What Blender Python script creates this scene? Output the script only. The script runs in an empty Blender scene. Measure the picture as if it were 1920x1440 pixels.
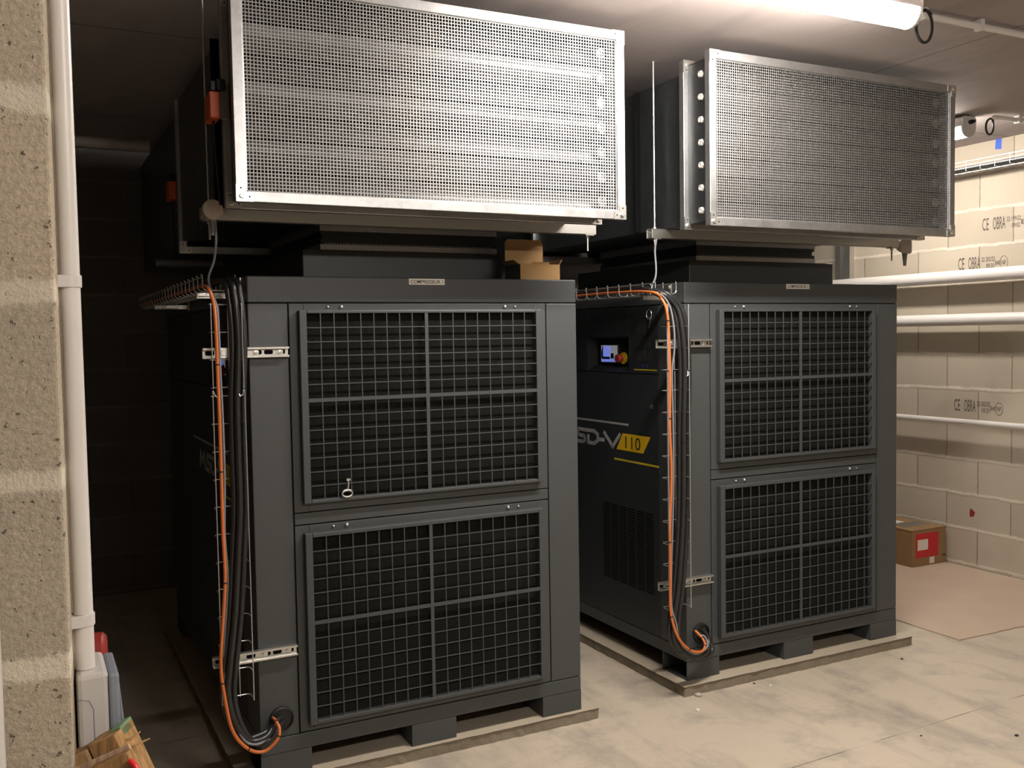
import bpy, math, random
from mathutils import Vector, Matrix
random.seed(7)
C = bpy.context.scene.collection
# ---------------------------------------------------------------- camera
F_PX = 1797.13
YAW, PITCH, ROLL = math.radians(27.0127), math.radians(2.8961), math.radians(-0.9617)
CAM = Vector((-0.68218, -3.29597, 1.52489))
cf = Vector((math.sin(YAW)*math.cos(PITCH), math.cos(YAW)*math.cos(PITCH), -math.sin(PITCH)))
cr = Vector((math.cos(YAW), -math.sin(YAW), 0))
cu = cr.cross(cf)
CR = cr*math.cos(ROLL) + cu*math.sin(ROLL)
CU = -cr*math.sin(ROLL) + cu*math.cos(ROLL)
CF = cf
cd = bpy.data.cameras.new('camera')
cd.sensor_width = 36; cd.lens = F_PX/1920*36; cd.clip_start = 0.05
cam = bpy.data.objects.new('camera', cd); C.objects.link(cam)
M = Matrix((CR, CU, -CF)).transposed().to_4x4(); M.translation = CAM
cam.matrix_world = M
bpy.context.scene.camera = cam
# ---------------------------------------------------------------- world, exposure
w = bpy.data.worlds.new('world'); bpy.context.scene.world = w; w.use_nodes = True
w.node_tree.nodes['Background'].inputs[0].default_value = (0.5, 0.47, 0.42, 1)
w.node_tree.nodes['Background'].inputs[1].default_value = 0.0
vs = bpy.context.scene.view_settings
vs.view_transform = 'Standard'; vs.look = 'None'; vs.gamma = 1; vs.use_curve_mapping = False
vs.exposure = 2.35
LAMP = 34.0            # emission strength of the lamp diffusers
LAMP_COL = (1.0, 0.925, 0.845)

def at(u, v, ax, val):
    """point of the photograph on the plane where coordinate ax equals val"""
    d = CF + CR*((u-960)/F_PX) - CU*((v-720)/F_PX)
    t = (val-CAM[ax])/d[ax]
    return CAM + d*t

# ---------------------------------------------------------------- materials
def new_mat(name):
    m = bpy.data.materials.new(name); m.use_nodes = True
    nt = m.node_tree; b = nt.nodes['Principled BSDF']
    return m, nt, b
def node(nt, t, **k):
    n = nt.nodes.new(t)
    for a, v in k.items():
        if a.startswith('i_'): n.inputs[a[2:].replace('_', ' ')].default_value = v
        else: setattr(n, a, v)
    return n
def link(nt, a, b): nt.links.new(a, b)
def math_n(nt, op, a, b=None, c=None):
    n = nt.nodes.new('ShaderNodeMath'); n.operation = op
    for i, x in enumerate((a, b, c)):
        if x is None: continue
        if isinstance(x, (int, float)): n.inputs[i].default_value = x
        else: nt.links.new(x, n.inputs[i])
    return n.outputs[0]
def mixc(nt, fac, a, b):
    n = nt.nodes.new('ShaderNodeMix'); n.data_type = 'RGBA'
    for s, x in ((n.inputs[0], fac), (n.inputs[6], a), (n.inputs[7], b)):
        if isinstance(x, (int, float)): s.default_value = x
        elif isinstance(x, tuple): s.default_value = x if len(x) == 4 else (*x, 1)
        else: nt.links.new(x, s)
    return n.outputs[2]
def noise(nt, vec, scale, detail=4, rough=.55):
    n = nt.nodes.new('ShaderNodeTexNoise'); n.inputs['Scale'].default_value = scale
    n.inputs['Detail'].default_value = detail; n.inputs['Roughness'].default_value = rough
    if vec is not None: nt.links.new(vec, n.inputs['Vector'])
    return n.outputs['Fac']
def ramp(nt, fac, p0, p1, c0=(0, 0, 0, 1), c1=(1, 1, 1, 1)):
    n = nt.nodes.new('ShaderNodeValToRGB'); e = n.color_ramp.elements
    e[0].position = p0; e[0].color = c0; e[1].position = p1; e[1].color = c1
    nt.links.new(fac, n.inputs[0]); return n.outputs[0]
def bump(nt, b, h, strength, dist):
    n = nt.nodes.new('ShaderNodeBump'); n.inputs['Strength'].default_value = strength
    n.inputs['Distance'].default_value = dist
    nt.links.new(h, n.inputs['Height']); nt.links.new(n.outputs[0], b.inputs['Normal'])
def objco(nt): return nt.nodes.new('ShaderNodeTexCoord').outputs['Object']
def geo(nt): return nt.nodes.new('ShaderNodeNewGeometry').outputs['Position']

def plain(name, col, rough=.5, metal=0., var=.08, nscale=40, bmp=0., bdist=.001, spec=.5):
    m, nt, b = new_mat(name)
    v = objco(nt); f = noise(nt, v, nscale)
    lo = tuple(c*(1-var) for c in col); hi = tuple(min(1, c*(1+var)) for c in col)
    link(nt, mixc(nt, f, lo, hi), b.inputs['Base Color'])
    b.inputs['Roughness'].default_value = rough; b.inputs['Metallic'].default_value = metal
    b.inputs['Specular IOR Level'].default_value = spec
    if bmp: bump(nt, b, noise(nt, v, nscale*6, 2), bmp, bdist)
    return m
MAT = {}
MAT['grey'] = plain('grey_textured_paint', (.054, .059, .0605), .48, bmp=.25, nscale=60, var=.05, bdist=.0006)
MAT['dark'] = plain('anthracite_paint', (.027, .031, .035), .48, var=.06, bmp=.15, nscale=60, bdist=.0005)
MAT['black'] = plain('black_plastic', (.012, .012, .012), .45)
MAT['cable'] = plain('black_cable_sheath', (.02, .02, .02), .35, var=.3, nscale=25, bmp=.2)
MAT['filter'] = plain('dark_filter_mat', (.011, .011, .0095), .95, var=.35, nscale=120, bmp=.5, spec=.1)
MAT['seam'] = plain('dark_seam', (.006, .006, .006), .9, spec=.1)
MAT['orange'] = plain('orange_cable_sheath', (.60, .155, .035), .45)
MAT['greycab'] = plain('grey_cable_sheath', (.20, .205, .22), .45)
MAT['zinc'] = plain('bright_zinc', (.66, .65, .62), .34, metal=.9, var=.12, nscale=80)
MAT['wire'] = plain('electroplated_wire', (.70, .70, .70), .33, metal=.85, var=.1, nscale=90)
MAT['white'] = plain('white_plastic', (.62, .60, .58), .4, var=.03)
MAT['pipe'] = plain('white_pvc', (.66, .63, .60), .38, var=.03)
MAT['lightgrey'] = plain('light_grey_plastic', (.50, .48, .46), .45, var=.03)
MAT['tan'] = plain('beige_plastic', (.44, .38, .33), .5, var=.04)
MAT['bluegrey'] = plain('blue_grey_cover', (.23, .25, .30), .3, var=.05)
MAT['red'] = plain('red_plastic', (.27, .028, .024), .35, var=.05)
MAT['redbright'] = plain('bright_red_film', (.75, .02, .025), .4, var=.1)
MAT['actor'] = plain('orange_actuator_cover', (.72, .13, .045), .45, var=.04)
MAT['yellow'] = plain('yellow_film', (.75, .47, .012), .45, var=.03)
MAT['yellowdim'] = plain('yellow_line_film', (.62, .47, .03), .45, var=.03)
MAT['silver'] = plain('silver_film', (.42, .42, .43), .4, var=.03)
MAT['ink'] = plain('dark_ink', (.02, .018, .016), .6, var=.1)
MAT['stamp'] = plain('stamp_ink', (.10, .085, .07), .9, var=.6, nscale=60)
MAT['label'] = plain('label_film', (.74, .72, .66), .5, var=.04)
MAT['navy'] = plain('navy_film', (.012, .015, .06), .4)
MAT['bluetape'] = plain('blue_tape', (.02, .10, .55), .5)
MAT['foam'] = plain('white_foam', (.75, .72, .66), .8)
MAT['stone'] = plain('concrete_chip', (.42, .38, .33), .9, var=.2)
MAT['card'] = plain('cardboard', (.30, .185, .092), .75, var=.07, nscale=30, spec=.2)
MAT['cardin'] = plain('cardboard_inner', (.36, .215, .095), .75, var=.05, nscale=30, spec=.2)
MAT['cardprint'] = plain('printed_cardboard', (.07, .065, .055), .7, var=.5, nscale=35)
MAT['hardboard'] = plain('hardboard', (.50, .385, .295), .6, var=.10, nscale=5, spec=.3)
MAT['tape'] = plain('packing_tape', (.16, .14, .125), .25, var=.1)
MAT['redlabel'] = plain('red_paper', (.55, .02, .022), .45, var=.15)
MAT['lightgreydark'] = plain('grey_housing', (.20, .20, .195), .45)
MAT['green'] = plain('green_paint', (.15, .25, .13), .7)
MAT['straw'] = plain('wood_splinter', (.62, .42, .2), .7)

def galv(name, base, rough, aniso=False):
    m, nt, b = new_mat(name)
    v = objco(nt)
    f = noise(nt, v, 14, 5, .6)
    vo = node(nt, 'ShaderNodeTexVoronoi'); vo.inputs['Scale'].default_value = 70; link(nt, v, vo.inputs['Vector'])
    g = math_n(nt, 'MULTIPLY_ADD', math_n(nt, 'FRACT', math_n(nt, 'MULTIPLY', vo.outputs['Color'], 3.7)), .35, f)
    link(nt, mixc(nt, g, tuple(c*.82 for c in base), tuple(min(1, c*1.12) for c in base)), b.inputs['Base Color'])
    b.inputs['Metallic'].default_value = .92
    link(nt, math_n(nt, 'MULTIPLY_ADD', f, .2, rough-.1), b.inputs['Roughness'])
    return m
MAT['galv'] = galv('galvanised_sheet', (.48, .48, .485), .42)
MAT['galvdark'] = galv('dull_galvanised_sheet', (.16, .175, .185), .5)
MAT['mesh'] = plain('galvanised_perforated_sheet', (.37, .37, .365), .56, metal=.9, var=.12, nscale=20)
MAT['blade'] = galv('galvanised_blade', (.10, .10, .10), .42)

def wood(name, col, axis_scale):
    m, nt, b = new_mat(name)
    v = objco(nt)
    mp = node(nt, 'ShaderNodeMapping'); mp.inputs['Scale'].default_value = axis_scale; link(nt, v, mp.inputs['Vector'])
    f = noise(nt, mp.outputs[0], 6, 6, .65)
    link(nt, mixc(nt, ramp(nt, f, .3, .72), tuple(c*.45 for c in col), tuple(min(1, c*1.25) for c in col)), b.inputs['Base Color'])
    b.inputs['Roughness'].default_value = .75; b.inputs['Specular IOR Level'].default_value = .25
    bump(nt, b, f, .4, .002)
    return m
MAT['wood'] = wood('rough_sawn_wood', (.42, .24, .10), (25, 25, 3))
MAT['woodend'] = wood('weathered_wood_end', (.40, .25, .12), (4, 40, 4))
MAT['woodpale'] = wood('pale_wood', (.62, .42, .28), (20, 20, 3))

def emit(name, col, s):
    m, nt, b = new_mat(name)
    b.inputs['Base Color'].default_value = (.8, .8, .8, 1)
    b.inputs['Emission Color'].default_value = (*col, 1); b.inputs['Emission Strength'].default_value = s
    return m
MAT['lamp'] = emit('lit_diffuser', LAMP_COL, LAMP)
MAT['lampdim'] = emit('dimmer_lit_diffuser', LAMP_COL, LAMP*.42)
MAT['screen'] = emit('lit_blue_screen', (.05, .14, .8), .12)
MAT['screengrey'] = emit('lit_grey_screen', (.38, .46, .55), .034)

# concrete floor
def floor_mat():
    m, nt, b = new_mat('stained_concrete_floor')
    v = geo(nt)
    a = noise(nt, v, 1.3, 6, .6); c = noise(nt, v, 5, 6, .65); d = noise(nt, v, 60, 3, .6)
    base = mixc(nt, a, (.42, .365, .285), (.57, .49, .385))
    base = mixc(nt, math_n(nt, 'MULTIPLY', ramp(nt, c, .50, .72), .7), base, (.28, .25, .215))
    mp = node(nt, 'ShaderNodeMapping'); mp.inputs['Rotation'].default_value = (0, 0, -.15); mp.inputs['Scale'].default_value = (4.2, 1.0, 1); link(nt, v, mp.inputs[0])
    s = noise(nt, mp.outputs[0], 1.1, 5, .6)
    base = mixc(nt, math_n(nt, 'MULTIPLY', ramp(nt, s, .50, .74), .6), base, (.19, .17, .155))
    base = mixc(nt, math_n(nt, 'MULTIPLY', ramp(nt, d, .35, .7), .12), base, (.6, .52, .42))
    sx = node(nt, 'ShaderNodeSeparateXYZ'); link(nt, v, sx.inputs[0])
    dy = math_n(nt, 'ABSOLUTE', math_n(nt, 'ADD', sx.outputs[1], math_n(nt, 'MULTIPLY_ADD', sx.outputs[0], -.03, .79)))
    ln = math_n(nt, 'MULTIPLY', math_n(nt, 'LESS_THAN', dy, .0022), ramp(nt, noise(nt, v, 3, 2), .4, .55))
    base = mixc(nt, ln, base, (.12, .105, .09))
    link(nt, base, b.inputs['Base Color'])
    b.inputs['Roughness'].default_value = .68; b.inputs['Specular IOR Level'].default_value = .3
    bump(nt, b, math_n(nt, 'ADD', d, math_n(nt, 'MULTIPLY', c, 2)), .18, .004)
    return m
MAT['floor'] = floor_mat()
def plinth_mat():
    m, nt, b = new_mat('rough_poured_concrete')
    v = geo(nt)
    a = noise(nt, v, 6, 6, .65); d = noise(nt, v, 80, 4, .6)
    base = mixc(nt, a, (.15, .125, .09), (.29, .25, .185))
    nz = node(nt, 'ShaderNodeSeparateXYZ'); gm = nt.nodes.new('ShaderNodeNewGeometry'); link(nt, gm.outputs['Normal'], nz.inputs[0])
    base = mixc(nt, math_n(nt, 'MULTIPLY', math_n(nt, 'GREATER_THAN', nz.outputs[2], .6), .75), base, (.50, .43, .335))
    link(nt, base, b.inputs['Base Color']); b.inputs['Roughness'].default_value = .9; b.inputs['Specular IOR Level'].default_value = .15
    bump(nt, b, math_n(nt, 'ADD', d, math_n(nt, 'MULTIPLY', a, 2)), .5, .006)
    return m
MAT['plinth'] = plinth_mat()
def ceil_mat():
    m, nt, b = new_mat('cast_slab_ceiling')
    v = geo(nt)
    a = noise(nt, v, .9, 5, .6); c = noise(nt, v, 7, 5, .6)
    mp = node(nt, 'ShaderNodeMapping'); mp.inputs['Scale'].default_value = (2.5, .6, 1); link(nt, v, mp.inputs[0])
    s = noise(nt, mp.outputs[0], 2.2, 4, .5)
    base = mixc(nt, a, (.33, .285, .27), (.41, .36, .34))
    base = mixc(nt, math_n(nt, 'MULTIPLY', ramp(nt, s, .5, .72), .5), base, (.27, .235, .225))
    base = mixc(nt, math_n(nt, 'MULTIPLY', ramp(nt, c, .55, .75), .25), base, (.48, .43, .41))
    sx = node(nt, 'ShaderNodeSeparateXYZ'); link(nt, v, sx.inputs[0])
    j1 = math_n(nt, 'LESS_THAN', math_n(nt, 'ABSOLUTE', math_n(nt, 'SUBTRACT', math_n(nt, 'FRACT', math_n(nt, 'DIVIDE', math_n(nt, 'SUBTRACT', sx.outputs[0], 2.842-1.25), 2.5)), .5)), .0022)
    base = mixc(nt, math_n(nt, 'MULTIPLY', j1, .6), base, (.09, .08, .07))
    j2 = math_n(nt, 'LESS_THAN', math_n(nt, 'ABSOLUTE', math_n(nt, 'SUBTRACT', sx.outputs[1], .634)), .006)
    base = mixc(nt, math_n(nt, 'MULTIPLY', j2, .6), base, (.09, .08, .07))
    link(nt, base, b.inputs['Base Color']); b.inputs['Roughness'].default_value = .85; b.inputs['Specular IOR Level'].default_value = .2
    bump(nt, b, c, .15, .01)
    return m
MAT['ceil'] = ceil_mat()

ROW0, ROWH, BLK = .435-.2304*3, .2304, .47
def block_mat(name, c_lo, c_hi, c_mortar, along, offs, coarse):
    """concrete block courses: along = 0 or 1 picks the horizontal world axis"""
    m, nt, b = new_mat(name)
    v = objco(nt)
    sx = node(nt, 'ShaderNodeSeparateXYZ'); link(nt, v, sx.inputs[0])
    wob = math_n(nt, 'MULTIPLY', math_n(nt, 'SUBTRACT', noise(nt, v, 9 if not coarse else 28, 5, .7), .5), .035)
    z = math_n(nt, 'DIVIDE', math_n(nt, 'SUBTRACT', math_n(nt, 'ADD', sx.outputs[2], wob), ROW0), ROWH)
    row = math_n(nt, 'FLOOR', math_n(nt, 'ADD', z, .5))
    dz = math_n(nt, 'MULTIPLY', math_n(nt, 'ABSOLUTE', math_n(nt, 'SUBTRACT', z, row)), ROWH)     # metres from the bed joint
    row2 = math_n(nt, 'FLOOR', z)
    odd = math_n(nt, 'MODULO', math_n(nt, 'ADD', row2, 100), 2)
    y = math_n(nt, 'DIVIDE', math_n(nt, 'SUBTRACT', sx.outputs[along], math_n(nt, 'MULTIPLY_ADD', odd, .235, offs)), BLK)
    wv = math_n(nt, 'MULTIPLY', math_n(nt, 'SUBTRACT', noise(nt, v, 30, 3), .5), .02)
    fr = math_n(nt, 'ABSOLUTE', math_n(nt, 'SUBTRACT', math_n(nt, 'FRACT', math_n(nt, 'ADD', math_n(nt, 'ADD', y, wv), .5)), .5))
    dy = math_n(nt, 'MULTIPLY', fr, BLK)
    bed = ramp(nt, dz, .006 if not coarse else .011, .013 if not coarse else .017, (1, 1, 1, 1), (0, 0, 0, 1))
    head = ramp(nt, dy, .0012, .0045, (1, 1, 1, 1), (0, 0, 0, 1))
    cell = node(nt, 'ShaderNodeTexWhiteNoise', noise_dimensions='2D')
    cb = node(nt, 'ShaderNodeCombineXYZ'); link(nt, row2, cb.inputs[0]); link(nt, math_n(nt, 'FLOOR', y), cb.inputs[1]); link(nt, cb.outputs[0], cell.inputs['Vector'])
    fine = noise(nt, v, 180 if not coarse else 150, 4, .6); big = noise(nt, v, 4, 5, .6)
    t = math_n(nt, 'ADD', math_n(nt, 'MULTIPLY', cell.outputs['Value'], .7), math_n(nt, 'MULTIPLY', big, .3))
    base = mixc(nt, t, c_lo, c_hi)
    base = mixc(nt, math_n(nt, 'MULTIPLY', ramp(nt, fine, .36, .7), .55 if coarse else .2), base, tuple(c*.5 for c in c_lo))
    if coarse:
        vo = node(nt, 'ShaderNodeTexVoronoi'); vo.inputs['Scale'].default_value = 190; link(nt, v, vo.inputs['Vector'])
        base = mixc(nt, math_n(nt, 'MULTIPLY', ramp(nt, vo.outputs['Distance'], .0, .38, (1, 1, 1, 1), (0, 0, 0, 1)), .35), base, (.80, .69, .54))
        pit = ramp(nt, noise(nt, v, 95, 3, .6), .63, .68)
        base = mixc(nt, math_n(nt, 'MULTIPLY', pit, .75), base, (.06, .045, .033))
    stain = ramp(nt, noise(nt, v, 2.3, 4, .6), .55, .8)
    base = mixc(nt, math_n(nt, 'MULTIPLY', stain, .3), base, tuple(c*.6 for c in c_lo))
    patchy = ramp(nt, noise(nt, v, 3.1, 3, .6), .42, .58)
    bedf = math_n(nt, 'MULTIPLY', bed, math_n(nt, 'MULTIPLY_ADD', patchy, .5, .4))
    base = mixc(nt, bedf, base, c_mortar)
    if not coarse:
        headd = math_n(nt, 'MULTIPLY', head, math_n(nt, 'SUBTRACT', 1, bed))
        base = mixc(nt, math_n(nt, 'MULTIPLY', headd, .75), base, (.12, .095, .07))
    link(nt, base, b.inputs['Base Color']); b.inputs['Roughness'].default_value = .92; b.inputs['Specular IOR Level'].default_value = .15
    h = math_n(nt, 'MULTIPLY', fine, .5)
    if coarse:
        h = math_n(nt, 'ADD', math_n(nt, 'MULTIPLY', noise(nt, v, 130, 5, .7), 1.7), math_n(nt, 'MULTIPLY', noise(nt, v, 30, 3, .6), .6))
        h = math_n(nt, 'SUBTRACT', h, math_n(nt, 'MULTIPLY', pit, .8))
        h = math_n(nt, 'ADD', h, math_n(nt, 'MULTIPLY', bed, .5))
    else:
        h = math_n(nt, 'ADD', h, math_n(nt, 'MULTIPLY', bed, .9)); h = math_n(nt, 'SUBTRACT', h, math_n(nt, 'MULTIPLY', head, 1.2))
    bump(nt, b, h, .7 if coarse else .5, .004 if coarse else .005)
    return m
MAT['blocks'] = block_mat('cream_concrete_blocks', (.43, .375, .295), (.55, .485, .39), (.68, .61, .51), 1, .13, False)
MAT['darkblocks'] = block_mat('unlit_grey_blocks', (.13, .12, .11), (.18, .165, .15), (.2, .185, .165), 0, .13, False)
MAT['pier'] = block_mat('coarse_concrete_blocks', (.50, .435, .345), (.66, .55, .405), (.80, .72, .59), 0, .0, True)

# ---------------------------------------------------------------- mesh builder
class MB:
    def __init__(s): s.v = []; s.f = []
    def add(s, vs_, fs):
        o = len(s.v); s.v += [tuple(p) for p in vs_]; s.f += [tuple(i+o for i in f) for f in fs]; return s
    def box(s, x0, x1, y0, y1, z0, z1):
        v = [(x, y, z) for z in (z0, z1) for y in (y0, y1) for x in (x0, x1)]
        return s.add(v, [(0, 2, 3, 1), (4, 5, 7, 6), (0, 1, 5, 4), (2, 6, 7, 3), (0, 4, 6, 2), (1, 3, 7, 5)])
    def obox(s, c, ax, ay, az, hx, hy, hz):
        c = Vector(c); v = [c+ax*(sx*hx)+ay*(sy*hy)+az*(sz*hz) for sz in (-1, 1) for sy in (-1, 1) for sx in (-1, 1)]
        return s.add(v, [(0, 2, 3, 1), (4, 5, 7, 6), (0, 1, 5, 4), (2, 6, 7, 3), (0, 4, 6, 2), (1, 3, 7, 5)])
    def tube(s, pts, r, n=10, cap=True, closed=False):
        pts = [Vector(p) for p in pts]; rs = r if isinstance(r, (list, tuple)) else [r]*len(pts)
        N = len(pts); rings = []; nrm = None
        for i, p in enumerate(pts):
            if closed: t = (pts[(i+1) % N]-pts[i-1]).normalized()
            elif i == 0: t = (pts[1]-p).normalized()
            elif i == N-1: t = (p-pts[i-1]).normalized()
            else: t = ((pts[i+1]-p).normalized()+(p-pts[i-1]).normalized()).normalized()
            if nrm is None:
                a = Vector((0, 0, 1)) if abs(t.z) < .9 else Vector((1, 0, 0)); nrm = t.cross(a).normalized()
            nrm = (nrm-t*nrm.dot(t)).normalized(); b = t.cross(nrm)
            rings.append([p+(nrm*math.cos(2*math.pi*k/n)+b*math.sin(2*math.pi*k/n))*rs[i] for k in range(n)])
        v = [q for R_ in rings for q in R_]; f = []
        for i in range(N if closed else N-1):
            j = (i+1) % N
            for k in range(n):
                f.append((i*n+k, i*n+(k+1) % n, j*n+(k+1) % n, j*n+k))
        if cap and not closed: f += [tuple(range(n-1, -1, -1)), tuple((N-1)*n+k for k in range(n))]
        return s.add(v, f)
    def cyl(s, p0, p1, r, n=16): return s.tube([p0, p1], r, n)
    def lathe(s, c, axis, prof, n=24):
        """profile of (distance along axis, radius)"""
        c = Vector(c); axis = Vector(axis).normalized()
        return s.tube2([(c+axis*d, r) for d, r in prof], axis, n)
    def tube2(s, pr, axis, n):
        a = Vector((0, 0, 1)) if abs(axis.z) < .9 else Vector((1, 0, 0)); e1 = axis.cross(a).normalized(); e2 = axis.cross(e1)
        v = [p+(e1*math.cos(2*math.pi*k/n)+e2*math.sin(2*math.pi*k/n))*max(r, 1e-5) for p, r in pr for k in range(n)]
        f = [(i*n+k, i*n+(k+1) % n, (i+1)*n+(k+1) % n, (i+1)*n+k) for i in range(len(pr)-1) for k in range(n)]
        f += [tuple(range(n-1, -1, -1)), tuple((len(pr)-1)*n+k for k in range(n))]
        return s.add(v, f)
    def prism(s, poly, o, ex, ey, ez, d0, d1):
        """polygon (a,b) in the plane o+a*ex+b*ey, thickened along ez from d0 to d1"""
        o = Vector(o); n = len(poly)
        v = [o+ex*a+ey*b+ez*d for d in (d0, d1) for a, b in poly]
        f = [tuple(range(n-1, -1, -1)), tuple(range(n, 2*n))] + [(i, (i+1) % n, n+(i+1) % n, n+i) for i in range(n)]
        return s.add(v, f)
    def stroke(s, pts, wd, o, ex, ey, ez, d0, d1):
        for (a, b), (c, d) in zip(pts, pts[1:]):
            t = Vector((c-a, d-b)); L = t.length; t /= L; nn = Vector((-t.y, t.x))*wd/2; e = t*wd*.35
            P = [(a-e.x+nn.x, b-e.y+nn.y), (a-e.x-nn.x, b-e.y-nn.y), (c+e.x-nn.x, d+e.y-nn.y), (c+e.x+nn.x, d+e.y+nn.y)]
            s.prism(P, o, ex, ey, ez, d0, d1)
        return s
    def mesh(s, name, smooth=False):
        me = bpy.data.meshes.new(name); me.from_pydata(s.v, [], s.f); me.update()
        import bmesh
        bm = bmesh.new(); bm.from_mesh(me); bmesh.ops.recalc_face_normals(bm, faces=bm.faces); bm.to_mesh(me); bm.free()
        if smooth:
            for p in me.polygons: p.use_smooth = True
        return me
X, Y, Z = Vector((1, 0, 0)), Vector((0, 1, 0)), Vector((0, 0, 1))
def put(name, mb, mat, parent=None, bevel=0., smooth=False, label=None):
    o = bpy.data.objects.new(name, mb.mesh(name, smooth) if isinstance(mb, MB) else mb); C.objects.link(o)
    o.data.materials.clear(); o.data.materials.append(MAT[mat])
    if parent is not None: o.parent = parent
    if bevel:
        b = o.modifiers.new('bevel', 'BEVEL'); b.width = bevel; b.segments = 2; b.limit_method = 'ANGLE'; b.angle_limit = math.radians(40)
    if smooth:
        for p in o.data.polygons: p.use_smooth = True
        e = o.modifiers.new('edges', 'EDGE_SPLIT'); e.split_angle = math.radians(40)
    if label: o['label'] = label
    return o
def tag(o, label, cat, group=None, kind=None):
    o['label'] = label; o['category'] = cat
    if group: o['group'] = group
    if kind: o['kind'] = kind
    return o
def thing(name, loc, label, cat, group=None):
    o = bpy.data.objects.new(name, None); o.empty_display_size = .1; C.objects.link(o); o.location = loc
    return tag(o, label, cat, group)
def copy_tree(o, parent=None):
    c = o.copy(); C.objects.link(c)
    if parent is not None: c.parent = parent
    for ch in list(o.children): copy_tree(ch, c)
    return c
def structure(name, mb, mat, parent=None):
    o = put(name, mb, mat, parent)
    if parent is None: o['kind'] = 'structure'
    return o
def smooth_path(pts, n=6):
    """Catmull-Rom through the points"""
    P = [Vector(p) for p in pts]; P = [P[0]*2-P[1]]+P+[P[-1]*2-P[-2]]; out = []
    for i in range(1, len(P)-2):
        for k in range(n):
            t = k/n; a, b, c, d = P[i-1:i+3]
            out.append(.5*((2*b)+(-a+c)*t+(2*a-5*b+4*c-d)*t*t+(-a+3*b-3*c+d)*t**3))
    out.append(P[-2]); return out
def text_mesh(s, height, width, o, ex, ey, depth=.0004, bold=0.):
    """flat lettering as a mesh, its box scaled to width x height, lower-left corner at o"""
    cu_ = bpy.data.curves.new('lettering', 'FONT'); cu_.body = s; cu_.size = 1; cu_.extrude = 0; cu_.resolution_u = 3; cu_.offset = bold
    ob = bpy.data.objects.new('lettering', cu_); C.objects.link(ob)
    bpy.context.view_layer.update()
    me = bpy.data.meshes.new_from_object(ob.evaluated_get(bpy.context.evaluated_depsgraph_get()))
    bpy.data.objects.remove(ob); bpy.data.curves.remove(cu_)
    xs = [v.co.x for v in me.vertices]; ys = [v.co.y for v in me.vertices]
    x0, x1, y0, y1 = min(xs), max(xs), min(ys), max(ys)
    ez = ex.cross(ey)
    for v in me.vertices:
        a = (v.co.x-x0)/(x1-x0)*width; b = (v.co.y-y0)/(y1-y0)*height
        v.co = Vector(o)+ex*a+ey*b+ez*depth
    return me

# ---------------------------------------------------------------- setting
FZ, CZ = -.045, 2.70
WX = 4.80                                   # right wall
structure('floor', MB().box(-3.6, WX+.2, -7, 3.4, FZ-.1, FZ), 'floor')
structure('ceiling', MB().box(-3.6, WX+.2, -7, 3.4, CZ, CZ+.15), 'ceil')
wr = structure('wall_right', MB().box(WX, WX+.2, -7, 3.4, FZ, CZ), 'blocks')
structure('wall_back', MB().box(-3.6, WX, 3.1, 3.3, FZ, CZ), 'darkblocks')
structure('wall_front', MB().box(-3.6, WX, -7, -6.8, FZ, CZ), 'blocks')
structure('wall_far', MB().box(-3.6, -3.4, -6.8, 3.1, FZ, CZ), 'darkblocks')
# wall ending beside the passage, seen end-on at the left: its corner is turned 5 degrees
wl = structure('wall_left', MB().box(-2.75, 0, 0, .15, FZ, CZ), 'pier')
wl.location = (-.644, -2.005, 0); wl.rotation_euler = (0, 0, -math.radians(5))
bv = wl.modifiers.new('bevel', 'BEVEL'); bv.width = .004; bv.segments = 2
def wall_text(s, y_left, z, wd, h):
    return text_mesh(s, h, wd, (WX, y_left, z), -Y, Z, .0015)
for y0, z0, l1, l2, nf in ((.815, 2.140, '22 199/22', '09:02', 'B'), (.990, 1.902, '22 202/22', '09:20', 'B40'), (1.014, .980, '22 202/22', '10:21', 'B40')):
    for s, dy, dz, wd, h in (('CE', 0, 0, .045, .078), ('OBRA', .075, 0, .085, .078), (l1, .170, .042, .095, .028), (l2, .205, 0, .055, .028), (nf, .268, .015, .036, .028), ('NF', .312, .015, .030, .028)):
        me = wall_text(s, y0-dy, z0+dz, wd, h)
        put('printed_mark', me, 'stamp', wr)
    put('printed_mark', MB().tube([(WX-.001, y0-.327+.026*math.cos(a), z0+.029+.04*math.sin(a)) for a in [k*math.pi/12 for k in range(24)]], .0012, 4, closed=True), 'stamp', wr)
put('paint_mark', MB().prism([(-.012, -.02), (.016, -.028), (.02, .0), (.014, .03), (-.004, .02), (-.02, .008)], at(1823, 962, 0, WX-.001), Y, Z, X, -.0006, .0004), 'red', wr, label='red paint splash')

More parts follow.
